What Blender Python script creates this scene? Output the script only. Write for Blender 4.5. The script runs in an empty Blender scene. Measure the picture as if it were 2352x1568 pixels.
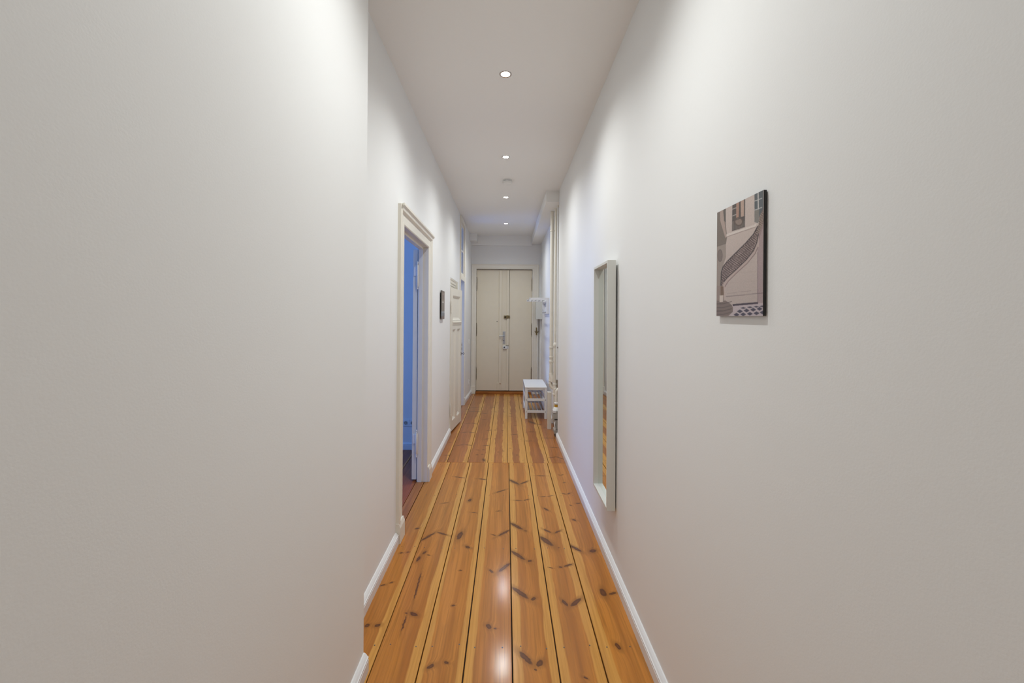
import bpy, bmesh, math, random
import numpy as np
from mathutils import Vector, Matrix
random.seed(7)

# ------------------------------------------------------------------ camera, world, light
scene = bpy.context.scene
F = 970.0                       # focal length in pixels of the 2352 px wide frame
VPX, VPY, ROLL, EYE = 1163.0, 727.0, 0.0075, 1.6
cam_d = bpy.data.cameras.new('camera')
cam = bpy.data.objects.new('camera', cam_d)
scene.collection.objects.link(cam)
cam.location = (0, 0, EYE)
cam.rotation_euler = (math.pi / 2, -ROLL, 0)
cam_d.sensor_width = 36.0
cam_d.sensor_fit = 'HORIZONTAL'
cam_d.lens = F / 2352 * 36
cam_d.shift_x = (1176 - VPX) / 2352
cam_d.shift_y = -(784 - VPY) / 2352
cam_d.clip_start = 0.02
scene.camera = cam

world = bpy.data.worlds.new('sky')
scene.world = world
world.use_nodes = True
world.node_tree.nodes['Background'].inputs[0].default_value = (0.35, 0.55, 1.0, 1)
world.node_tree.nodes['Background'].inputs[1].default_value = 1.0

vs = scene.view_settings
vs.view_transform = 'Standard'
vs.look = 'None'
vs.gamma = 1.0
vs.use_curve_mapping = False
vs.exposure = 0.38

LAMP_W = 51.0                  # power of each downlight
LAMP_COL = (0.965, 1.0, 0.99)
DAY_COL = (0.13, 0.34, 1.0)    # daylight as the lamp-balanced camera sees it


def window_light(name, loc, sy, sz, power):
    l = bpy.data.lights.new(name, 'AREA')
    l.shape = 'RECTANGLE'
    l.size, l.size_y = sz, sy
    l.energy = power
    l.color = DAY_COL
    o = bpy.data.objects.new(name, l)
    scene.collection.objects.link(o)
    o.location = loc
    o.rotation_euler = (0, -math.pi / 2, 0)      # shines towards +X, into the room
    return o


window_light('bedroom_daylight', (-3.86, 3.0, 1.75), 1.3, 1.9, 32)
window_light('kitchen_daylight', (-3.36, 7.55, 1.85), 1.3, 1.9, 30)

# ------------------------------------------------------------------ measures
CEIL = EYE + 1.66
XL = -0.765                    # long left wall
XLN = -0.632                   # near left wall, standing proud
YN = 1.902                     # its end
XR = 0.684                     # right wall
YR = 5.55                      # where the right wall stops at the pipe niche
XRF = 0.712                    # right wall past the niche
YE = 8.75                      # end wall
TH = 0.09                      # partition thickness


def px(x, y):
    """pixel -> derotated offsets from the vanishing point"""
    dx, dy = x - VPX, y - VPY
    return dx + ROLL * dy, dy - ROLL * dx


def on_floor(x, y):
    u, v = px(x, y)
    Y = F * EYE / v
    return u * Y / F, Y


# ------------------------------------------------------------------ materials
def new_mat(name):
    m = bpy.data.materials.new(name)
    m.use_nodes = True
    nt = m.node_tree
    for n in list(nt.nodes):
        nt.nodes.remove(n)
    out = nt.nodes.new('ShaderNodeOutputMaterial')
    b = nt.nodes.new('ShaderNodeBsdfPrincipled')
    nt.links.new(b.outputs[0], out.inputs[0])
    return m, nt, b


def srgb(r, g, b):
    f = lambda c: c / 12.92 if c <= 0.04045 else ((c + 0.055) / 1.055) ** 2.4
    return (f(r / 255), f(g / 255), f(b / 255), 1)


def plain(name, col, rough=0.5, metal=0.0, bump=0.0, scale=60.0, var=0.04, coat=0.0):
    m, nt, b = new_mat(name)
    tc = nt.nodes.new('ShaderNodeTexCoord')
    no = nt.nodes.new('ShaderNodeTexNoise')
    no.inputs['Scale'].default_value = scale
    no.inputs['Detail'].default_value = 5
    nt.links.new(tc.outputs['Object'], no.inputs['Vector'])
    mr = nt.nodes.new('ShaderNodeMapRange')
    mr.inputs['To Min'].default_value = 1 - var
    mr.inputs['To Max'].default_value = 1 + var
    nt.links.new(no.outputs[0], mr.inputs['Value'])
    mx = nt.nodes.new('ShaderNodeVectorMath')
    mx.operation = 'SCALE'
    mx.inputs[0].default_value = col[:3]
    nt.links.new(mr.outputs[0], mx.inputs['Scale'])
    nt.links.new(mx.outputs[0], b.inputs['Base Color'])
    b.inputs['Roughness'].default_value = rough
    b.inputs['Metallic'].default_value = metal
    b.inputs['Coat Weight'].default_value = coat
    if bump:
        bp = nt.nodes.new('ShaderNodeBump')
        bp.inputs['Strength'].default_value = bump
        bp.inputs['Distance'].default_value = 0.002
        nt.links.new(no.outputs[0], bp.inputs['Height'])
        nt.links.new(bp.outputs[0], b.inputs['Normal'])
    return m


M = {}
M['wall'] = plain('wall_paint', (0.86, 0.86, 0.85, 1), 0.65, bump=0.10, scale=210, var=0.010)
M['ceiling'] = plain('ceiling_paint', (0.92, 0.915, 0.895, 1), 0.7, bump=0.05, scale=90, var=0.01)
M['trim'] = plain('trim_gloss', (0.82, 0.82, 0.82, 1), 0.3, scale=20, var=0.015)
M['casing'] = plain('casing_cream_gloss', (0.83, 0.79, 0.70, 1), 0.35, scale=12, var=0.03)
M['leafdoor'] = plain('panel_door_cream', (0.80, 0.76, 0.67, 1), 0.35, scale=10, var=0.03)
M['entrance'] = plain('entrance_door_paint', (0.80, 0.73, 0.59, 1), 0.42, scale=8, var=0.03)
M['pipe'] = plain('pipe_paint', (0.82, 0.78, 0.69, 1), 0.35, scale=25, var=0.04)
M['white'] = plain('white_lacquer', (0.80, 0.80, 0.80, 1), 0.3, scale=20, var=0.01)
M['frame_white'] = plain('mirror_frame_white', (0.70, 0.70, 0.66, 1), 0.4, scale=30, var=0.01)
M['plastic'] = plain('white_plastic', (0.88, 0.88, 0.86, 1), 0.35, scale=20, var=0.01)
M['greybox'] = plain('meter_box_paint', (0.66, 0.66, 0.62, 1), 0.4, scale=20, var=0.02)
M['meter'] = plain('meter_grey', (0.42, 0.40, 0.36, 1), 0.45, scale=20, var=0.04)
M['brownboard'] = plain('niche_board', (0.34, 0.27, 0.20, 1), 0.6, scale=20, var=0.08)
M['yellow'] = plain('valve_yellow', (0.55, 0.30, 0.02, 1), 0.4, scale=20, var=0.05)
M['steel'] = plain('brushed_steel', (0.52, 0.54, 0.56, 1), 0.35, 0.9, scale=80, var=0.05)
M['brass'] = plain('aged_brass', (0.26, 0.20, 0.10, 1), 0.4, 0.8, scale=60, var=0.12)
M['hinge'] = plain('dark_hinge_iron', (0.16, 0.13, 0.08, 1), 0.45, 0.6, scale=60, var=0.15)
M['black'] = plain('black_matt', (0.012, 0.011, 0.010, 1), 0.5, scale=30, var=0.05)
M['chrome'] = plain('chrome_ring', (0.75, 0.75, 0.74, 1), 0.2, 0.9, scale=40, var=0.02)
M['slat'] = plain('shelf_slat_shaded', (0.50, 0.48, 0.45, 1), 0.4, scale=20, var=0.02)  # brownish-grey shadow on the slats put into their colour
M['subfloor'] = plain('subfloor_dark', (0.02, 0.013, 0.008, 1), 0.9, scale=40, var=0.2)
M['screw'] = plain('screw_dark', (0.12, 0.12, 0.12, 1), 0.4, 0.6, scale=40, var=0.05)

m, nt, b = new_mat('mirror_glass')
b.inputs['Base Color'].default_value = (0.86, 0.90, 0.87, 1)
b.inputs['Metallic'].default_value = 1
b.inputs['Roughness'].default_value = 0.01
M['mirror'] = m
m, nt, b = new_mat('window_glass')
b.inputs['Base Color'].default_value = (0.85, 0.9, 0.95, 1)
b.inputs['Transmission Weight'].default_value = 1
b.inputs['Roughness'].default_value = 0.02
b.inputs['IOR'].default_value = 1.1
M['glass'] = m
m, nt, b = new_mat('lamp_glow')
b.inputs['Base Color'].default_value = (1, 1, 1, 1)
b.inputs['Emission Color'].default_value = (1.0, 0.96, 0.9, 1)
b.inputs['Emission Strength'].default_value = 60
M['glow'] = m
m, nt, b = new_mat('printed_picture')
at = nt.nodes.new('ShaderNodeAttribute')
at.attribute_name = 'print'
nt.links.new(at.outputs['Color'], b.inputs['Base Color'])
b.inputs['Roughness'].default_value = 0.35
M['print'] = m


def wood_mat(name, w, knots, wl, wr, amp, heart, sap, seed):
    """varnished pine board: x across (0..w), y along; knots = (x, y, half length, half width, angle)"""
    m, nt, b = new_mat(name)
    N, L = nt.nodes, nt.links

    def node(t, **kw):
        n = N.new(t)
        for k, v in kw.items():
            setattr(n, k, v)
        return n

    def math_(op, a, c=None, clamp=False):
        n = node('ShaderNodeMath', operation=op, use_clamp=clamp)
        for i, s in enumerate((a, c)):
            if s is None:
                continue
            if isinstance(s, (int, float)):
                n.inputs[i].default_value = s
            else:
                L.new(s, n.inputs[i])
        return n.outputs[0]

    def mapped(vec, loc=(0, 0, 0), scale=(1, 1, 1)):
        n = node('ShaderNodeMapping')
        n.inputs['Location'].default_value = loc
        n.inputs['Scale'].default_value = scale
        L.new(vec, n.inputs['Vector'])
        return n.outputs[0]

    def noise(vec, scale, detail=3, rough=0.5):
        n = node('ShaderNodeTexNoise')
        n.inputs['Scale'].default_value = scale
        n.inputs['Detail'].default_value = detail
        n.inputs['Roughness'].default_value = rough
        L.new(vec, n.inputs['Vector'])
        return n.outputs[0]

    def mixc(fac, a, c):
        n = node('ShaderNodeMix', data_type='RGBA')
        if isinstance(fac, (int, float)):
            n.inputs[0].default_value = fac
        else:
            L.new(fac, n.inputs[0])
        for i, s in ((6, a), (7, c)):
            if isinstance(s, tuple):
                n.inputs[i].default_value = s
            else:
                L.new(s, n.inputs[i])
        return n.outputs[2]

    def ramp(val, lo, hi, a=0.0, c=1.0):
        n = node('ShaderNodeMapRange', interpolation_type='SMOOTHSTEP')
        L.new(val, n.inputs['Value'])
        for i, s in (('From Min', lo), ('From Max', hi), ('To Min', a), ('To Max', c)):
            n.inputs[i].default_value = s
        return n.outputs[0]

    tc = node('ShaderNodeTexCoord').outputs['Object']
    sh = (seed * 3.17, seed * 5.31, 0)
    # distort for ragged knots
    nz = node('ShaderNodeTexNoise')
    nz.inputs['Scale'].default_value = 45
    nz.inputs['Detail'].default_value = 2
    L.new(tc, nz.inputs['Vector'])
    sub = node('ShaderNodeVectorMath', operation='SUBTRACT')
    L.new(nz.outputs['Color'], sub.inputs[0])
    sub.inputs[1].default_value = (0.5, 0.5, 0.5)
    scl = node('ShaderNodeVectorMath', operation='SCALE')
    L.new(sub.outputs[0], scl.inputs[0])
    scl.inputs['Scale'].default_value = 0.014
    add = node('ShaderNodeVectorMath', operation='ADD')
    L.new(tc, add.inputs[0])
    L.new(scl.outputs[0], add.inputs[1])
    flat = node('ShaderNodeVectorMath', operation='MULTIPLY')
    L.new(add.outputs[0], flat.inputs[0])
    flat.inputs[1].default_value = (1, 1, 0)
    pk = flat.outputs[0]
    dmin = None
    for (kx, ky, a, c, ang) in knots:
        mp = node('ShaderNodeMapping', vector_type='TEXTURE')
        mp.inputs['Location'].default_value = (kx, ky, 0)
        mp.inputs['Rotation'].default_value = (0, 0, ang)
        mp.inputs['Scale'].default_value = (a, c, 1)
        L.new(pk, mp.inputs['Vector'])
        ln = node('ShaderNodeVectorMath', operation='LENGTH')
        L.new(mp.outputs[0], ln.inputs[0])
        dmin = ln.outputs['Value'] if dmin is None else math_('MINIMUM', dmin, ln.outputs['Value'])
    if dmin is None:
        v = node('ShaderNodeValue')
        v.outputs[0].default_value = 9
        dmin = v.outputs[0]
    halo = ramp(dmin, 0.8, 4.5, 1.0, 0.0)
    sep = node('ShaderNodeSeparateXYZ')
    L.new(tc, sep.inputs[0])
    x = sep.outputs[0]
    # grain: long streaks, pushed aside near knots
    gx = math_('ADD', x, math_('MULTIPLY', halo, 0.012))
    cmb = node('ShaderNodeCombineXYZ')
    L.new(gx, cmb.inputs[0])
    L.new(sep.outputs[1], cmb.inputs[1])
    g1 = noise(mapped(cmb.outputs[0], sh, (70, 1.6, 1)), 1.0, 5, 0.6)
    g2 = noise(mapped(cmb.outputs[0], sh, (16, 0.55, 1)), 1.0, 3, 0.5)
    g3 = noise(mapped(cmb.outputs[0], sh, (260, 5, 1)), 1.0, 2, 0.5)
    # ring figure down the middle of the board
    rx = math_('MULTIPLY', math_('SUBTRACT', gx, w * (0.4 + 0.2 * ((seed * 0.37) % 1))), 1.0)
    rr = math_('ADD', math_('MULTIPLY', math_('MULTIPLY', rx, rx), 900.0),
               math_('MULTIPLY', noise(mapped(cmb.outputs[0], sh, (9, 0.8, 1)), 1.0, 2), 26.0))
    ring = math_('SINE', math_('MULTIPLY', rr, 2.2))
    ring = ramp(ring, -0.2, 1.0)
    col = mixc(ramp(g2, 0.35, 0.68), heart, tuple(h * k for h, k in zip(heart[:3], (0.72, 0.66, 0.60))) + (1,))
    col = mixc(math_('MULTIPLY', ring, 0.22), col, tuple(h * 0.55 for h in heart[:3]) + (1,))
    # pale sapwood along the edges with a wandering border
    wob = noise(mapped(tc, sh, (0.0, 2.2, 1)), 1.0, 3, 0.55)
    wob = math_('MULTIPLY', math_('SUBTRACT', wob, 0.5), amp * 4)
    sfac = None
    if wl > 0:
        sfac = ramp(math_('SUBTRACT', math_('ADD', x, wob), wl), -0.004, 0.004, 1, 0)
    if wr > 0:
        wob2 = noise(mapped(tc, (sh[1], sh[0], 0), (0.0, 2.6, 1)), 1.0, 3, 0.55)
        wob2 = math_('MULTIPLY', math_('SUBTRACT', wob2, 0.5), amp * 4)
        s2 = ramp(math_('SUBTRACT', math_('ADD', x, wob2), w - wr), -0.004, 0.004, 0, 1)
        sfac = s2 if sfac is None else math_('MAXIMUM', sfac, s2)
    sapc = mixc(ramp(g1, 0.35, 0.7), sap, tuple(h * k for h, k in zip(sap[:3], (0.86, 0.82, 0.76))) + (1,))
    if sfac is not None:
        col = mixc(sfac, col, sapc)
    keep = 1.0 if sfac is None else math_('SUBTRACT', 1.0, math_('MULTIPLY', sfac, 0.75))
    col = mixc(math_('MULTIPLY', math_('MULTIPLY', ramp(g1, 0.45, 0.68), 0.6), keep), col, tuple(h * 0.55 for h in heart[:3]) + (1,))
    col = mixc(math_('MULTIPLY', ramp(g3, 0.5, 0.75), 0.18), col, tuple(h * 0.5 for h in heart[:3]) + (1,))
    # knots
    col = mixc(math_('MULTIPLY', ramp(dmin, 1.0, 2.6, 1, 0), 0.5), col, tuple(h * 0.42 for h in heart[:3]) + (1,))
    col = mixc(math_('MULTIPLY', ramp(dmin, 0.75, 1.15, 1, 0), 0.88), col, (0.085, 0.028, 0.010, 1))
    col = mixc(math_('MULTIPLY', ramp(dmin, 0.2, 0.65, 1, 0), 0.5), col, (0.19, 0.065, 0.020, 1))
    L.new(col, b.inputs['Base Color'])
    b.inputs['Roughness'].default_value = 0.34
    b.inputs['Specular IOR Level'].default_value = 0.12
    b.inputs['Coat Weight'].default_value = 0.42
    b.inputs['Coat Roughness'].default_value = 0.14
    bp = node('ShaderNodeBump')
    bp.inputs['Strength'].default_value = 0.12
    bp.inputs['Distance'].default_value = 0.001
    L.new(g1, bp.inputs['Height'])
    L.new(bp.outputs[0], b.inputs['Normal'])
    return m


# ------------------------------------------------------------------ mesh helpers
class MB:
    def __init__(self):
        self.bm = bmesh.new()

    def box(self, x0, x1, y0, y1, z0, z1, bev=0.0):
        if not bev:
            vs_ = [self.bm.verts.new(p) for p in
                   ((x0, y0, z0), (x1, y0, z0), (x1, y1, z0), (x0, y1, z0),
                    (x0, y0, z1), (x1, y0, z1), (x1, y1, z1), (x0, y1, z1))]
            for f in ((0, 3, 2, 1), (4, 5, 6, 7), (0, 1, 5, 4), (1, 2, 6, 5), (2, 3, 7, 6), (3, 0, 4, 7)):
                self.bm.faces.new([vs_[i] for i in f])
            return self
        t = bmesh.new()
        bmesh.ops.create_cube(t, size=1, matrix=Matrix.LocRotScale(
            ((x0 + x1) / 2, (y0 + y1) / 2, (z0 + z1) / 2), None, (x1 - x0, y1 - y0, z1 - z0)))
        bmesh.ops.bevel(t, geom=t.edges[:], offset=bev, segments=2, affect='EDGES', profile=0.6)
        return self.merge(t)

    def merge(self, t, mat=None):
        me = bpy.data.meshes.new('tmp')
        t.to_mesh(me)
        t.free()
        if mat is not None:
            me.transform(mat)
        self.bm.from_mesh(me)
        bpy.data.meshes.remove(me)
        return self

    def lathe(self, prof, n=24, mat=None, cap=True):
        """prof = [(r, z)...] about z"""
        t = bmesh.new()
        rings = []
        for r, z in prof:
            rings.append([t.verts.new((r * math.cos(2 * math.pi * i / n), r * math.sin(2 * math.pi * i / n), z))
                          for i in range(n)])
        for a, c in zip(rings, rings[1:]):
            for i in range(n):
                j = (i + 1) % n
                t.faces.new((a[i], a[j], c[j], c[i]))
        if cap:
            t.faces.new(rings[0][::-1])
            t.faces.new(rings[-1])
        bmesh.ops.recalc_face_normals(t, faces=t.faces[:])
        return self.merge(t, mat)

    def tube(self, pts, r, n=12):
        pts = [Vector(p) for p in pts]
        rr = r if isinstance(r, (list, tuple)) else [r] * len(pts)
        t = bmesh.new()
        rings = []
        prev = None
        for i, p in enumerate(pts):
            d = (pts[min(i + 1, len(pts) - 1)] - pts[max(i - 1, 0)]).normalized()
            if prev is None:
                a = d.orthogonal().normalized()
            else:
                a = (prev - d * prev.dot(d)).normalized()
            prev = a
            c = d.cross(a)
            rings.append([t.verts.new(p + rr[i] * (a * math.cos(2 * math.pi * k / n) + c * math.sin(2 * math.pi * k / n)))
                          for k in range(n)])
        for a, c in zip(rings, rings[1:]):
            for i in range(n):
                j = (i + 1) % n
                t.faces.new((a[i], a[j], c[j], c[i]))
        t.faces.new(rings[0][::-1])
        t.faces.new(rings[-1])
        bmesh.ops.recalc_face_normals(t, faces=t.faces[:])
        return self.merge(t)

    def prism(self, poly, axis, a, c):
        """polygon extruded along an axis; poly coordinates are the other two axes in xyz order"""
        def mk(p, h):
            if axis == 'x':
                return (h, p[0], p[1])
            if axis == 'y':
                return (p[0], h, p[1])
            return (p[0], p[1], h)
        t = bmesh.new()
        A = [t.verts.new(mk(p, a)) for p in poly]
        B = [t.verts.new(mk(p, c)) for p in poly]
        n = len(poly)
        for i in range(n):
            j = (i + 1) % n
            t.faces.new((A[i], A[j], B[j], B[i]))
        t.faces.new(A[::-1])
        t.faces.new(B)
        bmesh.ops.recalc_face_normals(t, faces=t.faces[:])
        return self.merge(t)

    def sweep(self, stations):
        """stations: list of rings (equal length lists of points), closed rings, capped"""
        t = bmesh.new()
        R_ = [[t.verts.new(p) for p in s] for s in stations]
        n = len(stations[0])
        for a, c in zip(R_, R_[1:]):
            for i in range(n):
                j = (i + 1) % n
                t.faces.new((a[i], a[j], c[j], c[i]))
        t.faces.new(R_[0][::-1])
        t.faces.new(R_[-1])
        bmesh.ops.recalc_face_normals(t, faces=t.faces[:])
        return self.merge(t)

    def build(self, name, mat, parent=None, smooth=False, loc=None, rot=None):
        bmesh.ops.recalc_face_normals(self.bm, faces=self.bm.faces[:])
        me = bpy.data.meshes.new(name)
        self.bm.to_mesh(me)
        self.bm.free()
        if smooth:
            for p in me.polygons:
                p.use_smooth = True
            me.set_sharp_from_angle(angle=math.radians(40))
        me.materials.append(M[mat] if isinstance(mat, str) else mat)
        o = bpy.data.objects.new(name, me)
        scene.collection.objects.link(o)
        if parent:
            o.parent = parent
        if loc:
            o.location = loc
        if rot:
            o.rotation_euler = rot
        return o


def tag(o, label, cat, group=None, kind=None):
    o['label'] = label
    o['category'] = cat
    if group:
        o['group'] = group
    if kind:
        o['kind'] = kind
    return o


def thing(name, label, cat, loc=(0, 0, 0), rot=(0, 0, 0), group=None, kind=None):
    o = bpy.data.objects.new(name, None)
    o.empty_display_size = 0.05
    scene.collection.objects.link(o)
    o.location = loc
    o.rotation_euler = rot
    return tag(o, label, cat, group, kind)


def struct(mb, name, mat, label, cat):
    return tag(mb.build(name, mat), label, cat, kind='structure')


def wall_along_y(mb, x0, x1, y0, y1, openings, z1=CEIL):
    """boxes of a wall running along y with openings (ya, yb, zb, zt)"""
    y = y0
    for ya, yb, zb, zt in sorted(openings):
        if ya > y:
            mb.box(x0, x1, y, ya, 0, z1)
        if zb > 0:
            mb.box(x0, x1, ya, yb, 0, zb)
        if zt < z1:
            mb.box(x0, x1, ya, yb, zt, z1)
        y = yb
    if y < y1:
        mb.box(x0, x1, y, y1, 0, z1)
    return mb


# ------------------------------------------------------------------ the shell
D1 = (3.09, 4.08, 2.262)       # open doorway to the bedroom: y0, y1, height
DC = (5.74, 6.50, 2.13)        # panel door
D2 = (6.92, 7.60, 3.20)        # tall doorway with a transom window
YB = -3.0

w = MB()
wall_along_y(w, XL - TH, XL, YN - 0.12, 7.72,
             [(D1[0], D1[1], 0, D1[2]), (DC[0], DC[1], 0, DC[2]), (D2[0], D2[1], 0, D2[2])])
w.prism([(XL - TH, 7.72), (XL, 7.72), (-0.728, YE), (XL - TH, YE)], 'z', 0, CEIL)
wall_left = struct(w, 'wall_left', 'wall', 'long white left wall with two doorways and a panel door', 'wall')

w = MB().box(XLN - 0.25, XLN, YB, YN, 0, CEIL)
struct(w, 'wall_left_near', 'wall', 'near white wall standing proud of the long left wall', 'wall')

w = MB().box(XR, XR + 0.4, YB, YR, 0, CEIL)
struct(w, 'wall_right', 'wall', 'white right wall with the staircase picture and the mirror', 'wall')
w = MB().box(0.98, XR + 0.4, YR, 6.35, 0, CEIL)
w.box(XRF, XR + 0.4, 6.35, YE, 0, CEIL)
struct(w, 'wall_right_far', 'wall', 'white right wall behind the pipes and the shoe bench', 'wall')

DX0, DX1, DZ = -0.631, 0.540, 2.59
w = MB().box(-0.9, DX0, YE, YE + 0.2, 0, CEIL).box(DX1, 1.1, YE, YE + 0.2, 0, CEIL)
w.box(DX0, DX1, YE, YE + 0.2, DZ, CEIL)
struct(w, 'wall_end', 'wall', 'white end wall around the entrance door', 'wall')
w = MB().box(-1.0, 1.1, YB - 0.2, YB, 0, CEIL)
struct(w, 'wall_back', 'wall', 'white wall closing the hallway behind the viewer', 'wall')

struct(MB().box(-4.2, 1.2, YB - 0.2, 9.3, CEIL, CEIL + 0.15), 'ceiling', 'ceiling',
       'flat white hallway ceiling with a row of downlights', 'ceiling')
# soffit over the pipes, beam over the entrance, boxed corner
w = MB().box(0.513, 0.98, YR, 6.35, 3.11, CEIL).box(0.513, XRF, 6.35, YE, 3.11, CEIL)
struct(w, 'trim_1', 'ceiling', 'white boxed soffit running above the pipes and the shoe bench', 'soffit')
w = MB().box(-0.728, 0.513, YE - 0.05, YE, 3.065, CEIL)
struct(w, 'trim_2', 'ceiling', 'white beam across the ceiling above the entrance door', 'beam')
w = MB().box(-0.745, -0.60, YE - 0.30, YE - 0.05, 3.12, CEIL)
struct(w, 'trim_3', 'ceiling', 'small white boxed corner beside the beam over the entrance', 'box')

# side rooms
w = MB().box(-3.9, XL - TH, 5.07, 5.17, 0, CEIL)
struct(w, 'wall_bedroom_far', 'wall', 'white bedroom wall seen through the open doorway', 'wall')
w = MB().box(-3.9, -0.88, 0.9, 1.0, 0, CEIL)
w = wall_along_y(w, -4.0, -3.9, 0.9, 5.17, [(2.3, 3.7, 0.75, 2.75)])
w.box(XL - TH, XLN - 0.25, 1.0, YN - 0.12, 0, CEIL)
struct(w, 'wall_bedroom_window', 'wall', 'white bedroom wall with the window', 'wall')
w = MB().box(-3.4, XL - TH, 6.60, 6.68, 0, CEIL).box(-3.4, XL - TH, 9.0, 9.1, 0, CEIL)
w = wall_along_y(w, -3.5, -3.4, 6.6, 9.1, [(6.85, 8.25, 0.85, 2.85)])
w.box(XL - TH - 0.03, XL - TH, YE, 9.0, 0, CEIL)
struct(w, 'wall_kitchen', 'wall', 'white walls of the room behind the tall doorway', 'wall')
w = MB().box(-1.35, -1.30, 5.17, 6.60, 0, CEIL)
struct(w, 'wall_closet', 'wall', 'white back wall of the closet behind the panel door', 'wall')


def room_window(name, x, y0, y1, z0, z1, label):
    r = thing(name, label, 'window', (x, (y0 + y1) / 2, z0), kind='structure')
    h, hw = z1 - z0, (y1 - y0) / 2
    f = MB()
    f.box(-0.04, 0.03, -hw, -hw + 0.07, 0, h).box(-0.04, 0.03, hw - 0.07, hw, 0, h)
    f.box(-0.04, 0.03, -hw + 0.07, hw - 0.07, 0, 0.07).box(-0.04, 0.03, -hw + 0.07, hw - 0.07, h - 0.07, h)
    f.box(-0.04, 0.03, -0.04, 0.04, 0.07, h - 0.07)
    f.build('window_frame', 'trim', r)
    for s in (-1, 1):
        a, c = sorted((s * 0.045, s * (hw - 0.075)))
        MB().box(-0.008, -0.002, a, c, 0.075, h - 0.075).build('pane', 'glass', r)


room_window('window_2', -3.95, 2.3, 3.7, 0.75, 2.75, 'white two-pane bedroom window')
room_window('window_3', -3.45, 6.85, 8.25, 0.85, 2.85, 'white two-pane window of the far side room')

# ------------------------------------------------------------------ floor boards
floor = struct(MB().box(-4.0, 1.1, YB, 9.1, -0.06, -0.026), 'floor', 'subfloor',
               'varnished honey coloured pine floorboards with dark knots', 'floor')

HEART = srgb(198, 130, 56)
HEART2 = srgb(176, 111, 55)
SAP = srgb(210, 153, 76)
SAP2 = srgb(208, 153, 76)


def K(ox, oy, s, lst, minw=0.004):
    """knots measured in the photograph as end points in a crop, laid out on the floor plane"""
    out = []
    for (xa, ya, xb, yb, asp) in lst:
        p = Vector(on_floor(ox + xa / s, oy + ya / s))
        q = Vector(on_floor(ox + xb / s, oy + yb / s))
        c = (p + q) / 2
        d = q - p
        L = max(d.length / 2, 0.007)
        out.append((c.x, c.y, L, max(minw, L * asp * 1.3), math.atan2(d.y, d.x)))
    return out


near_k = K(820, 1050, 3.027, [
    (52, 1178, 90, 1160, .5), (122, 1172, 166, 1164, .55), (160, 893, 197, 884, .35), (226, 873, 252, 867, .4),
    (295, 667, 320, 662, .45), (343, 661, 364, 657, .4), (405, 496, 432, 492, .4),
    (368, 1078, 420, 1102, .35), (335, 1080, 352, 1083, .3), (440, 582, 545, 522, .1), (558, 520, 632, 542, .13),
    (413, 725, 440, 688, .25), (456, 672, 482, 652, .35), (488, 677, 506, 681, .4), (588, 321, 632, 314, .15),
    (678, 134, 742, 143, .1), (308, 1205, 345, 1100, .05), (395, 990, 446, 800, .03),
    (486, 1470, 537, 1438, .4), (606, 1421, 638, 1431, .45), (658, 1031, 684, 1027, .4), (700, 572, 730, 515, .25),
    (754, 614, 784, 633, .35), (709, 786, 727, 785, .4), (777, 308, 792, 288, .35), (790, 381, 828, 386, .15),
    (845, 149, 897, 154, .18),
    (902, 1160, 932, 1191, .45), (951, 1190, 971, 1190, .4), (921, 779, 946, 801, .3), (984, 796, 1064, 733, .16),
    (934, 534, 966, 543, .22), (980, 546, 1062, 504, .14), (968, 244, 1032, 224, .13), (970, 375, 993, 371, .3),
    (1128, 1348, 1218, 1440, .22), (1254, 1452, 1287, 1408, .5), (1234, 1470, 1246, 1480, .4),
    (1076, 899, 1192, 981, .17), (1213, 991, 1242, 973, .5), (1070, 648, 1168, 712, .16), (1189, 723, 1214, 715, .6),
    (1066, 454, 1152, 501, .17), (1160, 508, 1182, 512, .4), (1058, 154, 1128, 189, .17), (1134, 186, 1187, 164, .16),
    (1095, 297, 1150, 299, .12), (1158, 299, 1197, 291, .2),
    (1573, 1523, 1607, 1541, .35), (1423, 988, 1467, 1034, .24), (1488, 1034, 1557, 978, .22),
    (1334, 765, 1362, 769, .25), (1403, 762, 1427, 762, .5), (1438, 759, 1497, 741, .2), (1273, 548, 1362, 616, .22),
    (1298, 499, 1347, 523, .2), (1373, 526, 1417, 507, .2), (1395, 628, 1409, 626, .4), (1299, 351, 1332, 371, .25),
    (1280, 272, 1312, 272, .18), (1328, 271, 1362, 265, .15), (1250, 127, 1307, 128, .15),
    (1793, 1288, 1832, 1337, .38), (1699, 912, 1722, 967, .4), (1753, 952, 1802, 939, .3), (1481, 611, 1562, 656, .2),
    (1620, 657, 1662, 644, .55), (1497, 429, 1522, 441, .5), (1479, 330, 1492, 336, .5), (1523, 320, 1552, 319, .35),
    (1423, 249, 1452, 256, .25), (1463, 256, 1482, 247, .3), (1434, 177, 1448, 175, .45), (1399, 121, 1416, 125, .35),
    (1419, 125, 1433, 119, .35)])
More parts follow.
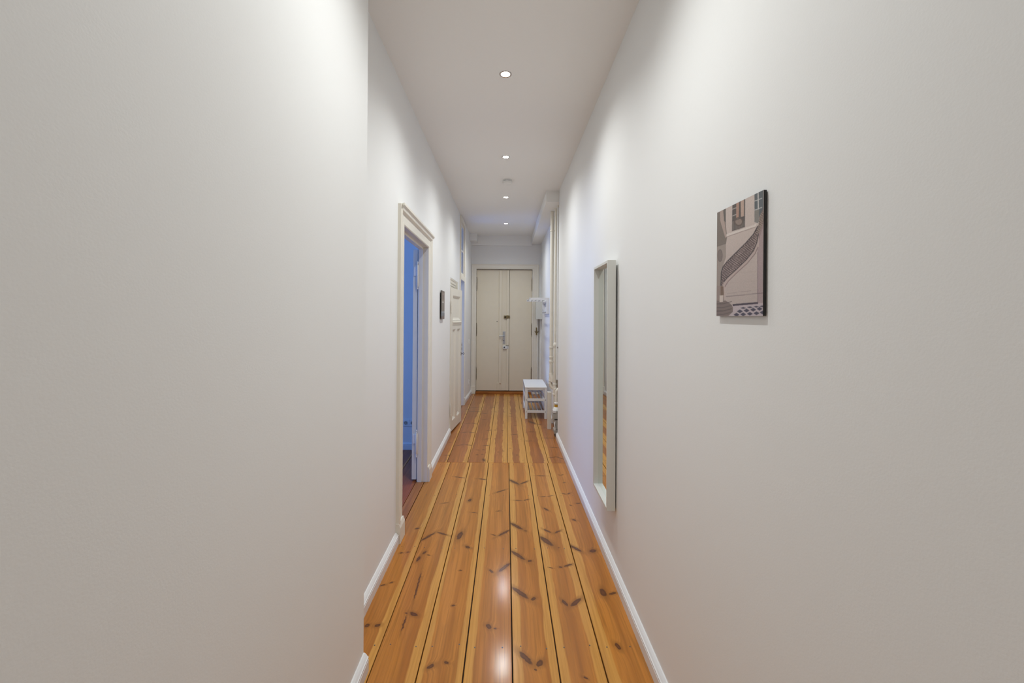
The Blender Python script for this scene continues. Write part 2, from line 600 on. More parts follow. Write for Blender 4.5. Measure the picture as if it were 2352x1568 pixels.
far_k = K(960, 890, 5.88, minw=0.0075, lst=[
    (525, 625, 562, 625, .12), (415, 742, 450, 742, .12), (360, 910, 430, 912, .07), (650, 295, 690, 295, .1),
    (660, 225, 700, 226, .1), (640, 484, 720, 476, .07), (720, 476, 800, 492, .09), (590, 605, 680, 598, .07),
    (680, 598, 782, 609, .07), (525, 779, 620, 770, .06), (630, 770, 735, 779, .07), (690, 320, 832, 320, .06),
    (700, 270, 800, 268, .05),
    (868, 344, 927, 351, .2), (863, 424, 922, 429, .15), (928, 579, 992, 571, .16), (898, 696, 952, 689, .15),
    (888, 781, 962, 778, .12), (788, 839, 832, 843, .2), (878, 834, 897, 841, .4), (783, 905, 812, 905, .3),
    (858, 900, 882, 900, .3), (973, 273, 1032, 267, .13), (880, 960, 895, 990, .3),
    (1033, 572, 1057, 572, .4), (1128, 578, 1152, 575, .25), (1038, 324, 1062, 329, .25), (1148, 328, 1182, 328, .3),
    (1033, 690, 1047, 692, .5), (1138, 855, 1162, 855, .25), (1074, 868, 1087, 868, .5), (1060, 203, 1090, 203, .2),
    (1278, 630, 1328, 630, .35), (1298, 510, 1328, 510, .4), (1303, 462, 1327, 462, .4), (1233, 817, 1252, 817, .5),
    (1322, 908, 1348, 908, .35), (1233, 388, 1272, 388, .3), (1238, 347, 1262, 351, .3),
    (1498, 453, 1588, 488, .22), (1500, 597, 1572, 597, .1), (1448, 720, 1547, 720, .06),
    (1773, 946, 1862, 934, .1), (1868, 934, 1957, 962, .1), (1693, 679, 1832, 682, .05), (1788, 804, 1888, 809, .05),
    (1625, 497, 1670, 495, .15), (1700, 545, 1730, 542, .2)])

YS = 4.63
GAP = 0.0045


def plank(x0, x1, y0, y1, mat_args, seed, knots, gap=GAP):
    wdt = x1 - x0 - gap
    kk = [(kx - x0 - gap / 2, ky - y0, a, c, g) for kx, ky, a, c, g in knots
          if x0 <= kx < x1 and y0 < ky < y1]
    mt = wood_mat('pine_board', wdt, kk, *mat_args, seed)
    t = bmesh.new()
    bmesh.ops.create_cube(t, size=1, matrix=Matrix.LocRotScale(
        (wdt / 2, (y1 - y0) / 2, -0.013), None, (wdt, y1 - y0 - 0.003, 0.026)))
    top = [e for e in t.edges if all(v.co.z > -0.001 for v in e.verts)]
    bmesh.ops.bevel(t, geom=top, offset=0.0018, segments=1, affect='EDGES')
    mb = MB()
    mb.merge(t)
    dz = random.uniform(-0.0006, 0.0006)
    return mb.build('plank', mt, floor, loc=(x0 + gap / 2, y0, dz))


near_x = [-0.78, -0.600, -0.387, -0.181, 0.040, 0.251, 0.460, 0.69]
near_s = [(0, .035), (0, .042), (.022, .03), (.042, .0), (.045, .038), (.042, .045), (.05, .012)]
far_x = [-0.78, -0.640, -0.415, -0.193, 0.026, 0.245, 0.475, 0.71]
far_s = [(0, .02), (0, .05), (.012, .035), (.065, .06), (.055, .075), (.05, .05), (.035, .0)]
for i in range(7):
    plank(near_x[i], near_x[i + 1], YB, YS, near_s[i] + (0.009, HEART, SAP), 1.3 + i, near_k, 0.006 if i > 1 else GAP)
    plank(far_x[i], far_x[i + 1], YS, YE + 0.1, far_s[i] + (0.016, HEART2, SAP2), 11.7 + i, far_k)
plank(0.712, 0.98, YR + 0.01, 6.35, (0, 0, 0.01, HEART2, SAP2), 31.0, [])
# bedroom boards and threshold, then the far side room
rk = []
for i in range(9):
    rk.append((-0.9 - random.random() * 0.6, 2.6 + random.random() * 2.3, 0.02, 0.008, random.uniform(-.4, .4)))
ROOMH = srgb(168, 92, 46)
for i in range(8):
    plank(-0.86 - 0.21 * (i + 1), -0.86 - 0.21 * i, 1.0, 5.07, (0, .02 * (i % 2), 0.01, ROOMH, HEART), 40.0 + i, rk)
plank(-0.86, -0.781, D1[0] + 0.01, D1[1] - 0.005, (0, 0, 0.01, HEART2, SAP), 51.0, [])
for i in range(5):
    plank(-0.86 - 0.21 * (i + 1), -0.86 - 0.21 * i, 6.68, 9.0, (0, .02 * (i % 2), 0.01, ROOMH, HEART), 60.0 + i, [])
plank(-0.86, -0.781, D2[0] + 0.005, D2[1] - 0.005, (0, 0, 0.01, HEART2, SAP), 71.0, [])
for i in range(2):
    plank(-1.30 + 0.22 * i, -1.08 + 0.22 * i, 5.18, 6.59, (0, 0, 0.01, ROOMH, HEART), 80.0 + i, [])
# nail heads along the joists
nl = MB()
for Yn, xs in ((1.18, near_x), (2.05, near_x), (2.925, near_x), (3.785, near_x), (4.56, near_x), (4.70, far_x),
               (5.5, far_x), (6.3, far_x), (7.1, far_x), (7.9, far_x)):
    for i in range(7):
        a, c = max(xs[i], -0.735), min(xs[i + 1], 0.65)
        for fx in (0.2, 0.8):
            X = a + (c - a) * fx + random.uniform(-.006, .006)
            y = Yn + random.uniform(-.012, .012)
            nl.lathe([(0.0034, -0.0005), (0.0034, 0.0009), (0.001, 0.0011)], 8, Matrix.Translation((X, y, 0)))
o = nl.build('nail_heads', 'screw', floor)
o['kind'] = 'stuff'

# ------------------------------------------------------------------ skirting
BH = 0.082
PROF = [(0, 0), (0.024, 0), (0.024, 0.052), (0.021, 0.054), (0.021, 0.057), (0.0235, 0.059), (0.0235, 0.064),
        (0.019, 0.067), (0.014, 0.074), (0.006, BH), (0, BH)]


def skirting(name, path, side, label):
    """path of wall points in plan; side = +1 when the room is on the right of the path"""
    st = []
    P = [Vector(p) for p in path]
    for i, p in enumerate(P):
        if i == 0:
            d = (P[1] - P[0]).normalized()
            n = Vector((d.y, -d.x)) * side
        elif i == len(P) - 1:
            d = (P[-1] - P[-2]).normalized()
            n = Vector((d.y, -d.x)) * side
        else:
            d1 = (P[i] - P[i - 1]).normalized()
            d2 = (P[i + 1] - P[i]).normalized()
            n1 = Vector((d1.y, -d1.x)) * side
            n2 = Vector((d2.y, -d2.x)) * side
            n = (n1 + n2)
            n = n / n.dot(n1)
        st.append([(p.x + n.x * a, p.y + n.y * a, z + 0.0008) for a, z in PROF])
    return struct(MB().sweep(st), name, 'trim', label, 'skirting')


skirting('baseboard_right', [(XR, YB), (XR, YR)], -1, 'white moulded skirting along the right wall under the mirror')
skirting('baseboard_left_near', [(XLN, YB), (XLN, YN)], 1, 'white skirting along the near left wall, cut at its end')
skirting('baseboard_left_front', [(XL, YN), (XL, D1[0] - 0.135)], 1, 'white skirting between the near wall and the open doorway')
skirting('baseboard_left_middle', [(XL, D1[1] + 0.168), (XL, DC[0] - 0.012)], 1,
         'white skirting between the open doorway and the panel door')
skirting('baseboard_left_far', [(XL + 0.002, 7.75), (-0.728, YE - 0.03)], 1, 'white skirting by the entrance door, left side')
skirting('baseboard_right_far', [(XRF, 6.36), (XRF, YE - 0.03)], -1, 'white skirting behind the shoe bench')
skirting('baseboard_bedroom', [(-3.85, 5.07), (-0.86, 5.07)], 1, 'white skirting of the bedroom seen through the open doorway')

# ------------------------------------------------------------------ door casings
CP = [(0.0, 0.0), (0.0, 0.012), (0.006, 0.016), (0.014, 0.016), (0.017, 0.012), (0.075, 0.014), (0.080, 0.019),
      (0.092, 0.021), (0.097, 0.027), (0.118, 0.030), (0.128, 0.022), (0.128, 0.0)]


def casing_y(mb, y0, y1, zt, x, prof, left=True, right=True, z0=0.0):
    st = []
    if left:
        st.append([(x + h, y0 - d, z0) for d, h in prof])
    st.append([(x + h, y0 - d, zt + d) for d, h in prof])
    st.append([(x + h, y1 + d, zt + d) for d, h in prof])
    if right:
        st.append([(x + h, y1 + d, z0) for d, h in prof])
    mb.sweep(st)


# open doorway to the bedroom
t1 = thing('trim_4', 'cream moulded frame around the open bedroom doorway', 'door frame',
           (XL, (D1[0] + D1[1]) / 2, 0), kind='structure')


def rel(mb, root):
    bmesh.ops.translate(mb.bm, verts=mb.bm.verts[:], vec=-Vector(root.location))
    return mb


PLY = 0.14
c = MB()
casing_y(c, D1[0], D1[1], D1[2], XL, CP, z0=PLY)
rel(c, t1).build('casing', 'casing', t1)
for (ya, yb) in ((D1[0] - 0.132, D1[0]), (D1[1], D1[1] + 0.132)):
    c = MB()
    c.sweep(
        [[(XL, y, 0.001), (XL + 0.034, y, 0.001), (XL + 0.034, y, PLY - 0.03), (XL + 0.030, y, PLY - 0.018),
          (XL + 0.024, y, PLY), (XL, y, PLY)] for y in (ya, yb)])
    rel(c, t1).build('plinth_block', 'casing', t1)
# cornice on the head
c = MB()
z = D1[2] + 0.075
hp = [(0.014, z), (0.030, z + 0.012), (0.034, z + 0.03), (0.046, z + 0.042), (0.046, z + 0.058), (0.0, z + 0.058), (0.0, z)]
c.sweep([[(XL + h, y + (-h if k == 0 else h), zz) for h, zz in hp] for k, y in ((0, D1[0] - 0.084), (1, D1[1] + 0.084))])
rel(c, t1).build('cornice', 'casing', t1)
# jamb lining with rebate
c = MB()
c.box(XL - 0.042, XL + 0.010, D1[1] - 0.004, D1[1] + 0.004, 0.001, D1[2])
c.box(XL - 0.082, XL - 0.042, D1[1] - 0.014, D1[1] + 0.004, 0.001, D1[2])
rel(c, t1).build('jamb', 'casing', t1)
c = MB()
c.box(XL - 0.042, XL + 0.010, D1[0] - 0.004, D1[0] + 0.004, 0.001, D1[2])
c.box(XL - 0.082, XL - 0.042, D1[0] - 0.004, D1[0] + 0.014, 0.001, D1[2])
rel(c, t1).build('jamb', 'casing', t1)
c = MB()
c.box(XL - 0.042, XL + 0.010, D1[0], D1[1], D1[2] - 0.002, D1[2] + 0.004)
c.box(XL - 0.082, XL - 0.042, D1[0] + 0.014, D1[1] - 0.014, D1[2] - 0.020, D1[2] + 0.004)
rel(c, t1).build('head_jamb', 'casing', t1)

# bedroom door leaf, swung right round against the room wall
leaf = thing('door_2', 'white bedroom door leaf swung open, seen edge on with hinges', 'door', (-0.884, 4.09, 0), kind='structure')
c = MB().box(-0.022, 0.022, 0, 0.94, 0.017, 2.245, 0.003)
c.build('leaf', 'casing', leaf)
for zp in ((0.16, 1.0), (1.16, 2.1)):
    for yp in ((0.12, 0.42), (0.52, 0.82)):
        MB().box(-0.028, -0.022, yp[0], yp[1], zp[0], zp[1], 0.002).build('panel', 'casing', leaf)
c = MB().box(-0.027, -0.0221, 0.85, 0.89, 0.93, 1.12)
hd = c.build('handle', 'steel', leaf)
MB().tube([(-0.027, 0.87, 1.06), (-0.07, 0.87, 1.06), (-0.075, 0.85, 1.06), (-0.075, 0.76, 1.06)], 0.009).build('lever', 'steel', hd, True)


def finial_hinge(zc, parent, x, y, mat, h=0.27, r=0.011):
    k = MB()
    Z = [-h / 2, -h / 2 + .004, -h / 2 + .012, -h / 2 + .02, -h / 2 + .026, -h / 2 + .032, -h / 2 + .04, -0.002]
    Rr = [0.002, 0.006, 0.007, 0.004, 0.009, 0.006, r, r]
    prof = list(zip(Rr, Z))
    prof += [(r * 0.8, -0.001), (r * 0.8, 0.001)] + [(a, -zz) for a, zz in reversed(prof)]
    k.lathe(prof, 14, Matrix.Translation((x, y, zc)))
    o = k.build('hinge', mat, parent, True)
    return o


for zc, s in ((1.99, 0.27), (0.37, 0.27)):
    h = finial_hinge(zc, leaf, 0.027, -0.022, 'casing', s)
    MB().box(-0.012, 0.024, -0.0105, 0.0, zc - 0.002, zc + 0.085).build('hinge_plate', 'trim', h)

# closet panel door, slightly ajar
t2 = thing('trim_5', 'cream moulded head above the panel door', 'door frame', (XL, DC[0], DC[2]), kind='structure')
c = MB()
# moulded architrave set back inside the opening, above the leaf
hp = [(-0.060, -0.125), (-0.030, -0.125), (-0.030, -0.098), (-0.024, -0.094), (-0.022, -0.070), (-0.014, -0.060),
      (-0.012, -0.030), (-0.004, -0.016), (-0.002, -0.001), (-0.060, -0.001)]
c.sweep([[(h, y, zz) for h, zz in hp] for y in (0.002, DC[1] - DC[0] - 0.012)])
c.build('cornice', 'leafdoor', t2)
MB().box(-TH, 0.012, DC[1] - DC[0] - 0.012, DC[1] - DC[0] + 0.05, -DC[2] + 0.001, 0.0).build('jamb', 'leafdoor', t2)
MB().box(-TH, 0.0, 0.0, 0.004, -DC[2] + 0.001, 0.0).build('jamb', 'leafdoor', t2)

ang = math.atan2(0.076, 0.67)
pd = thing('door_3', 'cream panelled closet door standing slightly ajar, key in its lock', 'door',
           (XL + 0.014, 5.735, 0.0), (0, 0, -ang), kind='structure')
LW, LH = 0.675, 1.99
c = MB()
zs = [(0.022, 0.155), (1.42, 1.545), (1.89, LH)]
for a, d in zs:
    c.box(-0.036, 0.0, 0, LW, a, d)
for ya, yb in ((0, 0.10), (LW - 0.10, LW)):
    c.box(-0.036, 0.0, ya, yb, 0.155, 1.42)
    c.box(-0.036, 0.0, ya, yb, 1.545, 1.89)
c.box(-0.036, 0.0, LW / 2 - 0.045, LW / 2 + 0.045, 0.155, 1.42)
c.build('leaf', 'leafdoor', pd)


def panel(y0, y1, z0, z1, parent):
    c = MB()
    d = [(0, 0.0), (0.010, -0.004), (0.018, -0.012), (0.030, -0.016), (0.034, -0.020)]
    st = []
    for i_, x_ in d:
        st.append([(x_, y0 + i_, z0 + i_), (x_, y1 - i_, z0 + i_), (x_, y1 - i_, z1 - i_), (x_, y0 + i_, z1 - i_)])
    t = bmesh.new()
    R_ = [[t.verts.new(p) for p in s] for s in st]
    for a, cc in zip(R_, R_[1:]):
        for i in range(4):
            j = (i + 1) % 4
            t.faces.new((a[i], a[j], cc[j], cc[i]))
    t.faces.new(R_[-1])
    bk = [t.verts.new((-0.030, p[1], p[2])) for p in st[0]]
    for i in range(4):
        j = (i + 1) % 4
        t.faces.new((R_[0][j], R_[0][i], bk[i], bk[j]))
    t.faces.new(bk[::-1])
    c.merge(t)
    return c.build('panel', 'leafdoor', parent)


panel(0.10, LW - 0.10, 1.545, 1.89, pd)
panel(0.10, LW / 2 - 0.045, 0.155, 1.42, pd)
panel(LW / 2 + 0.045, LW - 0.10, 0.155, 1.42, pd)
c = MB()
lp = [(0, 1.478), (0.006, 1.482), (0.008, 1.495), (0.012, 1.503), (0.014, 1.512), (0.014, 1.522), (0, 1.528)]
c.sweep([[(h, y, zz) for h, zz in lp] for y in (0.075, LW - 0.075)])
c.build('ledge', 'leafdoor', pd)
MB().box(0, 0.004, LW - 0.052, LW - 0.028, 1.015, 1.065, 0.001).build('lock_plate', 'brass', pd)
k = MB().tube([(0.004, LW - 0.04, 1.04), (0.026, LW - 0.04, 1.04)], 0.0035)
rg = [(0.038 + 0.012 * math.cos(a), LW - 0.04, 1.04 + 0.012 * math.sin(a)) for a in [i * math.pi / 8 for i in range(17)]]
k.tube(rg, 0.003, 8)
k.build('key', 'black', pd, True)
for zc in (1.72, 0.32):
    finial_hinge(zc, pd, 0.006, -0.008, 'leafdoor', 0.17, 0.008)

# tall doorway with transom
t3 = thing('trim_6', 'cream frame of the tall doorway beyond the panel door', 'door frame',
           (XL, (D2[0] + D2[1]) / 2, 0), kind='structure')
CP2 = [(0.0, 0.0), (0.0, 0.012), (0.01, 0.016), (0.06, 0.016), (0.068, 0.022), (0.085, 0.024), (0.09, 0.0)]
CP2 = [(d * 0.55, h) for d, h in CP2]
c = MB()
casing_y(c, D2[0], D2[1], D2[2], XL, CP2)
rel(c, t3).build('casing', 'casing', t3)
for ya, yb in ((D2[0] - 0.055, D2[0] - 0.002), (D2[1] + 0.002, D2[1] + 0.075)):
    c = MB().box(XL, XL + 0.03, ya, yb, 0.001, 0.13, 0.004)
    rel(c, t3).build('plinth_block', 'casing', t3)
for ya, yb in ((D2[0], D2[0] + 0.012), (D2[1] - 0.012, D2[1])):
    c = MB().box(XL - TH, XL + 0.008, ya, yb, 0.001, D2[2])
    rel(c, t3).build('jamb', 'casing', t3)
c = MB().box(XL - TH, XL + 0.008, D2[0] + 0.012, D2[1] - 0.012, D2[2] - 0.012, D2[2])
rel(c, t3).build('head_jamb', 'casing', t3)
c = MB().box(XL - TH, XL + 0.012, D2[0] + 0.012, D2[1] - 0.012, 2.215, 2.30, 0.005)
rel(c, t3).build('transom_bar', 'casing', t3)
# strike plate on the far jamb
c = MB().box(XL - 0.044, XL - 0.024, D2[1] - 0.0135, D2[1] - 0.012, 0.98, 1.13)
sp = rel(c, t3).build('strike_plate', 'steel', t3)
for za, zb in ((1.0, 1.04), (1.07, 1.11)):
    c = MB().box(XL - 0.040, XL - 0.028, D2[1] - 0.0142, D2[1] - 0.0130, za, zb)
    rel(c, t3).build('latch_hole', 'black', sp)

wn = thing('window_1', 'cream transom window with glazing bars above the tall doorway', 'window',
           (XL - 0.03, (D2[0] + D2[1]) / 2, 2.30), kind='structure')
hw, hh = (D2[1] - D2[0]) / 2 - 0.012, D2[2] - 0.012 - 2.30
c = MB()
c.box(-0.02, 0.02, -hw, -hw + 0.05, 0.0, hh).box(-0.02, 0.02, hw - 0.05, hw, 0.0, hh)
c.box(-0.02, 0.02, -hw + 0.05, hw - 0.05, 0, 0.05).box(-0.02, 0.02, -hw + 0.05, hw - 0.05, hh - 0.05, hh)
c.build('sash', 'casing', wn)
MB().box(-0.014, 0.014, -hw + 0.05, hw - 0.05, hh / 2 - 0.012, hh / 2 + 0.012).build('glazing_bar', 'casing', wn)
MB().box(-0.014, 0.014, -0.012, 0.012, 0.05, hh - 0.05).build('glazing_bar', 'casing', wn)
for ya, yb in ((-hw + 0.05, -0.012), (0.012, hw - 0.05)):
    for za, zb in ((0.05, hh / 2 - 0.012), (hh / 2 + 0.012, hh - 0.05)):
        MB().box(-0.002, 0.002, ya, yb, za, zb).build('pane', 'glass', wn)

# ------------------------------------------------------------------ entrance door
t4 = thing('trim_7', 'cream moulded frame around the double entrance door', 'door frame', (0, YE, 0), kind='structure')
EP = [(0.0, 0.0), (0.0, 0.014), (0.006, 0.018), (0.016, 0.018), (0.020, 0.014), (0.066, 0.016), (0.072, 0.022),
      (0.090, 0.026), (0.094, 0.0)]
st = []
for (xx, zz, sx, sz) in ((DX0, 0.0, -1, 0), (DX0, DZ, -1, 1), (DX1, DZ, 1, 1), (DX1, 0.0, 1, 0)):
    wk = 1.0 if sx < 0 else 1.36
    st.append([(xx + sx * d * wk, -h, zz + sz * d + 0.001) for d, h in EP])
MB().sweep(st).build('casing', 'casing', t4)
for xa, xb in ((DX0, DX0 + 0.006), (DX1 - 0.006, DX1)):
    MB().box(xa, xb, -0.012, 0.2, 0.05, DZ).build('jamb', 'casing', t4)
MB().box(DX0 + 0.006, DX1 - 0.006, -0.012, 0.2, DZ - 0.008, DZ).build('head_jamb', 'casing', t4)
for xa, xb in ((DX0 - 0.098, DX0 - 0.002), (DX1 + 0.002, DX1 + 0.13)):
    MB().box(xa, xb, -0.032, -0.0, 0.001, 0.16, 0.004).build('plinth_block', 'casing', t4)

sill_m = wood_mat('sill_wood', 0.16, [], 0, 0, 0.01, HEART2, SAP, 91.0)
c = MB().box(0, 0.13, 0, DX1 - DX0 - 0.012, 0, 0.046, 0.006)
sill = c.build('trim_8', sill_m, loc=(DX1 - 0.006, YE - 0.034, 0.001), rot=(0, 0, math.pi / 2))
tag(sill, 'varnished wooden threshold under the entrance door', 'threshold', kind='structure')

ed = thing('door_1', 'beige double entrance door with brass and steel locks', 'door', (0, YE + 0.05, 0.056), kind='structure')
H = DZ - 0.012 - 0.056
XM = 0.060
def leafbox(x0, x1, nm='leaf'):
    return MB().box(x0, x1, 0.0, 0.04, 0.004, H - 0.004, 0.003).build(nm, 'entrance', ed)
la = leafbox(DX0 + 0.010, XM - 0.003)
lb = leafbox(XM + 0.003, DX1 - 0.010)
for xa, xb in ((-0.148, -0.098), (0.010, XM - 0.003)):
    MB().box(xa, xb, -0.022, 0.0, 0.16, H - 0.012, 0.003).build('astragal', 'entrance', la)
c = MB().box(-0.185, -0.128, -0.016, 0.0, 0.008, 0.165, 0.003)
c.box(-0.090, 0.0, -0.006, 0.0, 0.008, 0.15, 0.002)
c.build('foot_block', 'entrance', la)
MB().box(-0.004, XM - 0.003, -0.016, 0.0, 0.008, 0.165, 0.003).build('foot_block', 'entrance', la)


def at_door(x, y, Y=YE + 0.05):
    u, v = px(x, y)
    return u * Y / F, EYE - v * Y / F - 0.056


def dbox(x0, y0, x1, y1, d0, d1, bev=0.002):
    a = at_door(x0, y1)
    c_ = at_door(x1, y0)
    return MB().box(a[0], c_[0], -d1, -d0, a[1], c_[1], bev)


# steel handle plate and lever
hp_ = dbox(1154.6, 761.0, 1160.6, 789.5, 0.0, 0.008).build('handle_plate', 'steel', la)
x, z = at_door(1158, 771.5)
MB().tube([(x, -0.008, z), (x, -0.045, z), (x - 0.012, -0.05, z), (x - 0.105, -0.05, z + 0.002)], 0.0095).build('lever', 'steel', hp_, True)
x, z = at_door(1157.3, 782)
MB().lathe([(0.009, 0), (0.009, 0.004)], 16, Matrix.Translation((x, -0.008, z)) @ Matrix.Rotation(math.pi / 2, 4, 'X')).build('keyhole', 'black', hp_)
for yy in (763.3, 787.6):
    x, z = at_door(1157.5, yy)
    MB().lathe([(0.004, 0), (0.003, 0.0025)], 10, Matrix.Translation((x, -0.0078, z)) @ Matrix.Rotation(math.pi / 2, 4, 'X')).build('screw', 'screw', hp_)
# brass rim lock
rl = dbox(1157.3, 724.4, 1166.5, 731.0, 0.0, 0.028, 0.006).build('rim_lock', 'brass', la)
dbox(1163.0, 723.9, 1168.2, 731.2, 0.0, 0.034, 0.003).build('rim_lock_case', 'brass', rl)
dbox(1168.2, 724.4, 1171.2, 731.0, 0.0, 0.026, 0.006).build('keeper', 'brass', lb)
x, z = at_door(1160.8, 727.7)
MB().lathe([(0.016, 0), (0.016, 0.01), (0.01, 0.013)], 16, Matrix.Translation((x, -0.028, z)) @ Matrix.Rotation(math.pi / 2, 4, 'X')).build('thumb_turn', 'black', rl, True)
# white rim lock
rl = dbox(1154.8, 793.5, 1164.6, 800.6, 0.0, 0.030, 0.004).build('rim_lock', 'white', la)
dbox(1164.8, 793.2, 1168.0, 800.6, 0.0, 0.026, 0.003).build('keeper', 'white', la)
dbox(1161.6, 793.0, 1168.2, 793.6, 0.0, 0.031, 0.0).build('trim_line', 'black', rl)
dbox(1164.4, 793.6, 1164.9, 800.6, 0.0, 0.031, 0.0).build('trim_line', 'black', rl)
x, z = at_door(1158.2, 797)
MB().lathe([(0.014, 0), (0.014, 0.008), (0.009, 0.011)], 16, Matrix.Translation((x, -0.030, z)) @ Matrix.Rotation(math.pi / 2, 4, 'X')).build('thumb_turn', 'black', rl, True)
x, z = at_door(1141.7, 737.9)
MB().lathe([(0.009, 0), (0.009, 0.003), (0.006, 0.004)], 14, Matrix.Translation((x, 0.0, z)) @ Matrix.Rotation(math.pi / 2, 4, 'X')).build('peephole', 'black', la)
for lf, X in ((la, DX0 + 0.010), (lb, DX1 - 0.010)):
    for za, zb in ((2.13, 2.42), (1.19, 1.47), (0.27, 0.55)):
        finial_hinge((za + zb) / 2 - 0.056, lf, X, -0.010, 'hinge', zb - za, 0.009)

struct(MB().box(-0.9, 1.1, YE + 0.22, YE + 0.30, 0, CEIL), 'door_gap_backing', 'black',
       'black backing sheet added behind the entrance door to keep its gaps dark', 'wall')  # unseen black sheet, added so no sky shows through the door gaps
# ------------------------------------------------------------------ ceiling fittings
def downlight(Y, label, x=-0.018):
    r = thing('downlight', label, 'downlight', (x, Y, CEIL), group='recessed ceiling downlights')
    MB().lathe([(0.030, 0.0), (0.030, -0.003), (0.034, -0.005), (0.041, -0.004), (0.043, 0.0)], 32, cap=False).build('trim_ring', 'chrome', r, True)
    MB().lathe([(0.030, -0.0005), (0.030, -0.0025), (0.02, -0.0045), (0.006, -0.0055)], 24).build('lamp_lens', 'glow', r, True)
    l = bpy.data.lights.new('downlight_lamp', 'SPOT')
    l.energy = LAMP_W
    l.color = LAMP_COL
    l.spot_size = math.radians(150)
    l.spot_blend = 1.0
    l.shadow_soft_size = 0.03
    lo = bpy.data.objects.new('downlight_lamp', l)
    scene.collection.objects.link(lo)
    lo.parent = r
    lo.location = (0, 0, -0.012)
    return r


downlight(2.89, 'recessed downlight in the ceiling opposite the wall mirror')
downlight(4.39, 'recessed downlight between the mirror and the smoke alarm')
downlight(5.87, 'recessed downlight just beyond the smoke alarm')
downlight(7.53, 'recessed downlight above the shoe bench, by the entrance')
downlight(1.39, 'recessed downlight in the ceiling opposite the staircase picture')
downlight(-1.61, 'added downlight out of view at the closed back end of the hallway')  # invented lamp behind the viewer, added to light the near hallway

sa = thing('smoke_alarm', 'round white smoke alarm on the ceiling between two downlights', 'smoke alarm', (0.0, 5.14, CEIL))
MB().lathe([(0.050, 0), (0.056, -0.002), (0.056, -0.010), (0.050, -0.012)], 36).build('mount', 'plastic', sa, True)
MB().lathe([(0.050, -0.010), (0.050, -0.019)], 36).build('sensor_slots', 'black', sa, True)
MB().lathe([(0.046, -0.0165), (0.056, -0.017), (0.057, -0.022), (0.054, -0.044), (0.046, -0.050), (0.02, -0.051)], 36).build('cover', 'plastic', sa, True)
for i in range(6):
    a = i * math.pi / 3 + 0.4
    MB().box(-0.006, 0.006, -0.003, 0.003, -0.018, -0.010).build('rib', 'plastic', sa, loc=(0.05 * math.cos(a), 0.05 * math.sin(a), 0), rot=(0, 0, a + math.pi / 2))

# ------------------------------------------------------------------ pictures
def inpoly(S, T, poly):
    r = np.zeros(S.shape, bool)
    n = len(poly)
    for i in range(n):
        x0, y0 = poly[i]
        x1, y1 = poly[(i + 1) % n]
        if y0 == y1:
            continue
        cnd = ((y0 > T) != (y1 > T)) & (S < (x1 - x0) * (T - y0) / (y1 - y0) + x0)
        r ^= cnd
    return r


def lin(c):
    c = c / 255.0
    return np.where(c <= 0.04045, c / 12.92, ((c + 0.055) / 1.055) ** 2.4)


